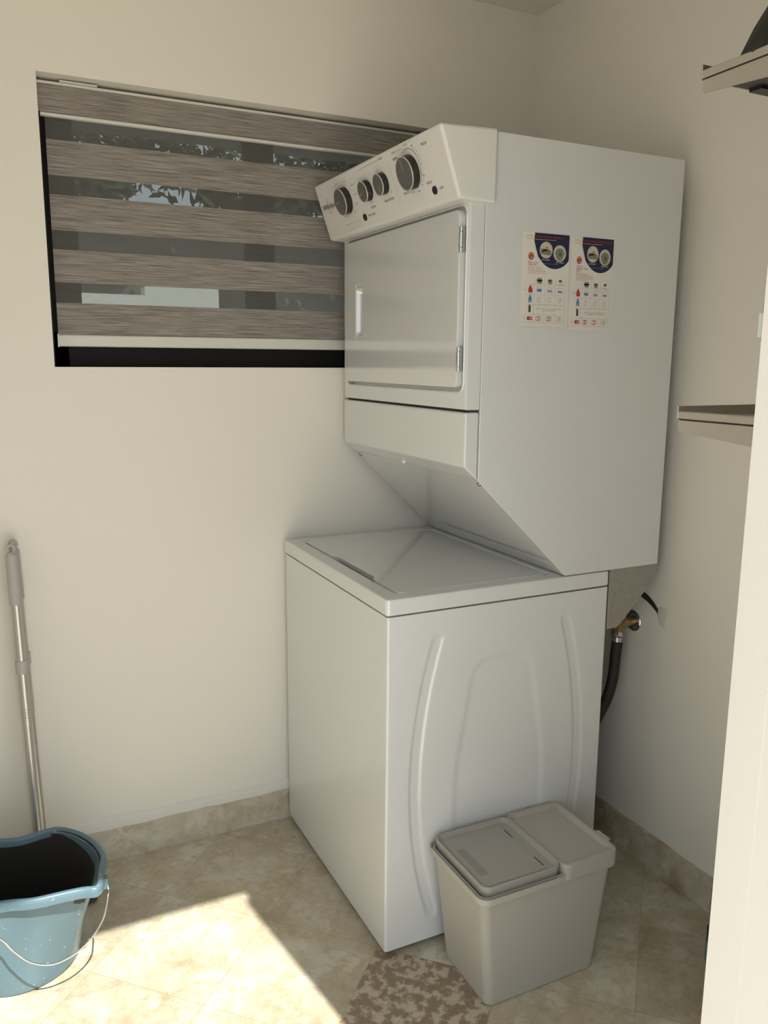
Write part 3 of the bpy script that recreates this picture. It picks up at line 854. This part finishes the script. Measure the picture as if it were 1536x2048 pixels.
rx0, rx1, qy0, qy1 = .331, .4915, -.2475, -.0055
r2 = MB(); r2.loft([rl2(rx0 + .003, rx1 - .002, qy0 + .002, qy1 - .002, .018, .262), rl2(rx0 + .001, rx1, qy0, qy1, .020, .266), rl2(rx0, rx1 + .001, qy0 - .001, qy1 + .001, .021, .299),
                    rl2(rx0, rx1, qy0, qy1, .021, .303), rl2(rx0 + .001, rx1 - .005, qy0 + .005, qy1 - .005, .018, .3045), rl2(rx0 + .006, rx1 - .011, qy0 + .011, qy1 - .011, .016, .303),
                    rl2(rx0 + .012, rx1 - .018, qy0 + .018, qy1 - .018, .013, .2965)])
r2.box(rx1 - .004, rx1 + .010, -.205, -.162, .298, .303)
r2.build('bin_cover', 'bin', bn, angle=40)
ax0, ax1 = .1200, .331
l2 = MB(); l2.loft([rl2(ax0 + .003, ax1, qy0 + .010, qy1 - .010, .020, .279), rl2(ax0, ax1, qy0 + .006, qy1 - .006, .022, .300), rl2(ax0, ax1, qy0 + .006, qy1 - .006, .022, .3035),
                    rl2(ax0 + .002, ax1 - .001, qy0 + .008, qy1 - .008, .021, .305), rl2(ax0 + .005, ax1 - .002, qy0 + .011, qy1 - .011, .019, .304), rl2(ax0 + .010, ax1 - .010, qy0 + .017, qy1 - .017, .014, .2955)])
cl = l2.build('bin_lid', 'bin_lid', bn, angle=40)
fp_ = MB(); fp_.loft([rl2(.133, .297, -.224, -.029, .008, .2950), rl2(.133, .297, -.224, -.029, .008, .2966), rl2(.1345, .2955, -.2225, -.0305, .007, .2972)])
for y in (-.072, -.195): fp_.box(.2965, .2985, y - .017, y + .017, .2955, .2976, 1)
fp_.build('lid_flap', ['bin_lid', 'gap'], cl, angle=40)
pd = MB(); pd.loft([rl2(.146, .167, -.186, -.079, .002, .2970), rl2(.146, .167, -.186, -.079, .002, .2976)]); pd.build('finger_pad', 'bin_pad', cl, label='darker grey rectangular finger pad')
hd = MB(); hp = []
hx0, hy0, hy1, hr_ = .1065, -.2562, .0005, .026
hp.append((.309, hy0)); hp.append((.25, hy0))
for k in range(9): a = -pi / 2 - (pi / 2) * k / 8; hp.append((hx0 + hr_ + hr_ * cos(a), hy0 + hr_ + hr_ * sin(a)))
hyb = -.008
for k in range(9): a = pi - (pi / 2) * k / 8; hp.append((hx0 + hr_ + hr_ * cos(a), hyb - hr_ + hr_ * sin(a)))
hp.append((.25, hyb)); hp.append((.309, hyb))
hprof = rrect(.0042, .0150, .0018, 3)
hd.tube([(x, y, .2805) for x, y in hp], 1, prof=hprof, upv=(0, 0, 1))
hd.disc((.309, hy0 - .0025, .2805), (0, 1, 0), .0085, .0048, 20); hd.disc((.309, hyb - .002, .2805), (0, 1, 0), .0085, .0040, 20)
hd.build('bin_handle', 'bin', bn, angle=40)
settle(bn)

# ================================================================== BUCKET
bk = thing('mop_bucket', 'blue-grey plastic bucket with wire handle standing in the sun patch', 'bucket', (-.80, .365, 0))
CB = Vector((-.800, .335))
half = [(-.825, .203), (-.76, .185), (-.694, .181), (-.654, .177), (-.626, .169), (-.611, .188), (-.607, .215), (-.601, .245), (-.592, .280), (-.591, .310), (-.603, .366), (-.638, .432), (-.690, .476)]
pts = half + [(2 * CB.x - x, 2 * CB.y - y) for x, y in half]


def cr_spline(p, n):
    """closed Catmull-Rom resampled evenly"""
    K = len(p); dense = []
    for i in range(K):
        a, b, c, d_ = [Vector(p[(i + j - 1) % K]) for j in range(4)]
        for k in range(20):
            t = k / 20
            dense.append(.5 * ((2 * b) + (c - a) * t + (2 * a - 5 * b + 4 * c - d_) * t * t + (3 * b - a - 3 * c + d_) * t ** 3))
    L = [0]
    for i in range(1, len(dense) + 1): L.append(L[-1] + (dense[i % len(dense)] - dense[i - 1]).length)
    out = []; j = 0
    for k in range(n):
        s = L[-1] * k / n
        while L[j + 1] < s: j += 1
        u = (s - L[j]) / (L[j + 1] - L[j]); out.append(dense[j].lerp(dense[(j + 1) % len(dense)], u))
    return out


rim = cr_spline(pts, 120)
c0 = sum(rim, Vector((0, 0))) / len(rim)
rim = [c0 + (p - c0) * .975 for p in rim]
CBot = Vector((-.792, .386)); HB = .268


def bloop(t, z, scale=1.0, rb=.133):
    """t=0 round bottom, t=1 rim outline"""
    out = []
    for p in rim:
        d_ = p - c0; a = atan2(d_.y, d_.x); q = CBot + Vector((cos(a), sin(a))) * rb
        m_ = c0 + d_ * .935
        e = q.lerp(m_, t); cc = CBot.lerp(c0, t); e = cc + (e - cc) * scale
        out.append((e.x, e.y, z))
    return out


bo = MB()
loops = [bloop(0, 0, .93), bloop(0, .003, .98), bloop(.02, .009)]
for k in range(1, 13):
    t = k / 12; z = .009 + (HB - .009) * t; tt = t ** 1.0
    loops.append(bloop(tt * .9 + .1 * tt ** 3, z))
loops += [bloop(1, HB - .002, .975), bloop(.8, .21, .965), bloop(.3, .08, .96), bloop(0, .008, .95)]
bo.loft(loops); bo.build('bucket_body', 'bucket', bk, angle=60)
bi = MB(); bi.loft([bloop(1, HB + .003, 1.0), bloop(1, HB - .006, .975), bloop(.8, .21, .960), bloop(.3, .08, .955), bloop(0, .010, .94)], cap0=False); bi.build('bucket_inside', 'bucket_inner', bk, angle=60, label='dark inside of the bucket')
rm = MB(); lv = []


def rimz(p):  # the two spouts stand slightly higher
    return 0.0


prof = [(-.006, -.012), (-.0055, .002), (-.0015, .0065), (.004, .0065), (.008, .0035), (.0095, -.003), (.0095, -.015), (.008, -.0165), (.007, -.015), (.007, -.004), (-.001, -.002), (-.004, -.012)]
outl = []
N_ = len(rim)
for i, p in enumerate(rim):
    t = (rim[(i + 1) % N_] - rim[i - 1]).normalized(); nrm = Vector((t.y, -t.x))
    if nrm.dot(p - c0) < 0: nrm = -nrm
    outl.append((p, nrm))
loops = [[(p.x + n_.x * a - n_.x * .007, p.y + n_.y * a - n_.y * .007, HB + b) for p, n_ in outl] for a, b in prof]
loops.append(loops[0])
rm.loft(loops, False, False); rm.build('bucket_rim', 'bucket', bk, angle=80)
# handle wire, hanging in front of the body
hpts = [(-.6045, .223, .254), (-.6015, .212, .238), (-.605, .198, .228), (-.617, .183, .194), (-.639, .176, .162), (-.667, .170, .140), (-.700, .168, .125), (-.736, .170, .120), (-.775, .174, .137), (-.807, .180, .172), (-.829, .186, .203), (-.870, .190, .226), (-.930, .235, .238), (-.985, .33, .245), (-1.003, .42, .248), (-.9965, .448, .252)]


def smooth3(p, n=8):
    out = []; K = len(p)
    for i in range(K - 1):
        a, b, c, d_ = [Vector(p[max(0, min(K - 1, i + j - 1))]) for j in range(4)]
        for k in range(n):
            t = k / n; out.append(.5 * ((2 * b) + (c - a) * t + (2 * a - 5 * b + 4 * c - d_) * t * t + (3 * b - a - 3 * c + d_) * t ** 3))
    out.append(Vector(p[-1])); return out


MB().tube(smooth3(hpts), .0021, 10).build('bucket_handle', 'chrome', bk, label='thin bright wire carry handle')
for x, y in ((-.606, .225), (-.994, .445)):
    MB().box(x - .006, x + .006, y - .010, y + .010, .236, .262).build('handle_lug', 'bucket', bk, bevel=.002)
settle(bk)

# ================================================================== MOP AND BROOM STICKS


def stick(name, cat, top, bot, label, headmat, head):
    top = Vector(top); bot = Vector(bot); d_ = (bot - top).normalized(); L = (bot - top).length
    t = thing(name, label, cat, (bot.x, bot.y, 0), 'two telescopic cleaning sticks behind the bucket')

    def P(s): return top + d_ * s
    g = MB(); g.tube([P(.028), P(.032), P(.155), P(.157)], [.0125, .0142, .0152, .0148], 20)
    gr = g.build('grip', 'grip', t)
    hk = MB(); ring_ = []
    for k in range(13): a = radians(-60 + 300 * k / 12); ring_.append(P(.014) + Vector((cos(a) * .008, 0, sin(a) * .010)))
    hk.tube(ring_, .0042, 10); hk.tube([P(.022), P(.031)], [.009, .0125], 16); hk.build('hanging_loop', 'grip', gr)
    MB().tube([P(.150), P(.470)], .0122, 20).build('upper_tube', 'alu', t)
    co_ = MB(); co_.tube([P(.302), P(.304), P(.334), P(.336)], [.0140, .0152, .0152, .0140], 20); co_.build('collar', 'grip', t)
    pl = MB(); pl.tube([P(.465), P(L)], .0112, 20)
    lo = pl.build('lower_tube', 'alu', t)
    rg = MB()
    for k in range(4): rg.tube([P(.428 + .007 * k), P(.4295 + .007 * k)], .01245, 20)
    rg.build('crimp_rings', 'grip', t)
    head(bot, t); settle(t); return t


def mop_head(b, t):
    MB().tube([b, b + Vector((.0, 0, -.03))], [.014, .017], 16).build('joint', 'grip', t)
    m = MB(); m.loft([rl2(b.x - .12, b.x + .130, b.y - .045, b.y + .032, .01, .006), rl2(b.x - .115, b.x + .125, b.y - .04, b.y + .027, .01, .024)]); m.build('mop_plate', 'mophead', t)


def broom_head(b, t):
    m = MB(); m.loft([rl2(b.x - .13, b.x + .06, b.y - .022, b.y + .022, .012, z) for z in (b.z - .03, b.z + .012)]); m.build('head_block', 'grip', t, bevel=.004)
    m = MB(); m.loft([rl2(b.x - .13, b.x + .06, b.y - .02, b.y + .02, .01, b.z - .028), rl2(b.x - .14, b.x + .07, b.y - .025, b.y + .025, .012, .002)]); m.build('bristles', 'mophead', t, kind='stuff')


stick('mop', 'mop', (-.7425, .640, .972), (-.729, .5650, .060), 'grey metal telescopic mop standing behind the bucket, the nearer of the two sticks', 'mophead', mop_head)
stick('broom', 'broom', (-.7360, .680, .975), (-.7170, .664, .10), 'grey metal broom stick against the wall, mostly hidden right behind the mop', 'mophead', broom_head)

# ================================================================== WALL SHELVES
def shelf(zs, label):
    t = thing('wall_shelf', label, 'shelf', (.5, YD0, zs), 'stainless wall shelves behind the door frame')
    x0, x1, yf = .200, .815, -.6175
    b = MB(); b.box(x0, x1, YD0, yf, zs, zs + .0035)
    b.build('shelf_board', 'steel', t, smooth=False)
    e = MB(); e.box(x0 - .001, x0 + .010, YD0, yf, zs - .001, zs + .0105); e.box(x0 + .010, x0 + .022, YD0, yf, zs + .003, zs + .006)
    e.build('rolled_edge', 'steel', t, bevel=.002)
    l = MB(); l.box(x0 - .001, x1, yf - .0005, yf + .002, zs - .003, zs + .0185); l.build('front_lip', 'steel', t, bevel=.0005)
    for x in (x0, x1 - .01):
        k = MB(); k.prism([(YD0, zs - .0035), (YD0, zs - .046), (yf - .004, zs - .0215), (yf - .0015, zs - .0185), (yf - .0015, zs - .0035)], lambda p, a: (a, p[0], p[1]), x, x + .0022)
        k.box(x + .0025, x + .006, YD0, yf - .002, zs - .0036, zs - .0002, 1)
        k.build('side_bracket', ['steel', 'steel_dark'], t, smooth=False)
    u = MB(); u.box(x0 + .012, x1 - .014, YD0, yf - .001, zs - .0028, zs - .0002); u.box(x0 + .096, x1 - .014, yf - .024, yf - .001, zs - .0068, zs - .0026); u.build('darkened_underside', 'black', t, smooth=False)  # black sheet paints the steel underside's dark reflection; second box is a stiffener rail
    settle(t); return t


shelf(1.3445, 'stainless steel wall shelf beside the dryer, the lower empty one at handle height')
shelf(1.8385, 'stainless steel wall shelf high at the top right, dark bag on it')
# dark bag on the upper shelf
bg_ = MB(); loops = []; rb = random.Random(5)
prof_b = [(0, 1.0), (.04, 1.05), (.14, 1.0), (.3, .86), (.5, .66), (.72, .44), (.88, .30), (.97, .16), (1.0, .04)]
ph = [rb.uniform(0, 6.28) for _ in range(6)]
for h_, s_ in prof_b:
    lp_ = []
    for k in range(40):
        a = 2 * pi * k / 40; wv = 1 + .05 * sin(3 * a + ph[0] + h_ * 3) + .035 * sin(7 * a + ph[1] - h_ * 5) + .02 * sin(11 * a + ph[2])
        lp_.append((.335 + .122 * s_ * wv * cos(a), min(-.6195, -.705 + .092 * s_ * wv * sin(a)), 1.8435 + .165 * h_ + .006 * sin(5 * a + ph[3]) * (h_ > .1)))
    loops.append(lp_)
bg_.loft(loops); bg_.build('cloth_bag', 'cloth', label='crumpled dark fabric bag lying on the high steel shelf', category='bag', angle=80)

# ================================================================== VALVE, HOSE
vl = thing('water_valve', 'brass water valve with round chrome plate on the wall behind the machine', 'valve', (XR, .145, .705))
e = MB(); cy, cz = .1400, .7000
e.loft([[(XR - x, cy + r_ * cos(2 * pi * k / 32), cz + r_ * sin(2 * pi * k / 32)) for k in range(32)] for r_, x in ((.030, .0), (.030, .003), (.026, .007), (.016, .009))])
e.build('escutcheon', 'chrome', vl, label='round chrome wall plate')
b = MB(); b.tube([(XR - .006, cy, cz), (XR - .045, cy - .002, cz + .001)], [.0125, .0125], 16); b.tube([(XR - .035, cy - .002, cz), (XR - .062, cy - .010, cz + .004), (XR - .080, cy - .020, cz - .004), (XR - .086, cy - .028, cz - .020)], [.017, .017, .016, .014], 16)
b.tube([(XR - .050, cy - .006, cz + .002), (XR - .050, cy - .006, cz + .035)], .010, 12)
b.build('valve_body', 'brass', vl)
n_ = MB(); n_.tube([(XR - .085, cy - .027, cz - .017), (XR - .088, cy - .032, cz - .028)], [.0165, .0165], 8); n_.tube([(XR - .088, cy - .032, cz - .028), (XR - .091, cy - .036, cz - .042)], [.0125, .0120], 16)
n_.build('coupling_nut', 'chrome', vl, bevel=.001)
settle(vl)
hs = MB(); hs.tube(smooth3([(XR - .090, cy - .0355, cz - .040), (XR - .094, cy - .036, cz - .08), (XR - .098, cy - .036, cz - .14), (XR - .108, cy - .030, cz - .20), (XR - .128, cy - .018, cz - .26), (XR - .150, cy - .000, cz - .33), (XR - .165, cy + .03, cz - .42), (XR - .165, cy + .06, cz - .55)]), .0150, 16)
hs.build('water_hose', 'rubber', label='black rubber hose running down from the brass valve behind the washer', category='hose')

# ================================================================== JUG BEHIND THE DOOR FRAME
jg = thing('detergent_jug', 'blue plastic jug on the floor, barely showing behind the white door frame', 'jug', (.760, -.412, 0))
j = MB(); loops = []
for z, s_ in ((0, .92), (.004, 1), (.05, 1), (.10, .95), (.15, .97), (.19, .96), (.215, .80), (.232, .45), (.238, .32), (.26, .32)):
    loops.append([(a, b_, z) for a, b_ in rrect(.120 * s_, .150 * s_, .035 * s_, 6, .755, -.397)])
j.loft(loops); jb = j.build('jug_body', 'jug', jg, angle=60)
lb = MB(); lb.loft([[(a, b_, z) for a, b_ in rrect(.1215 * .985, .1515 * .985, .035, 6, .755, -.397)] for z in (.055, .085)], False, False); lb.build('jug_label', 'jug_label', jg)
MB().disc((.755, -.397, .255), (0, 0, 1), .022, .025, 24).build('jug_cap', 'jug_cap', jg)
settle(jg)

for o in list(bpy.data.objects):
    if '_base' in o: del o['_base']
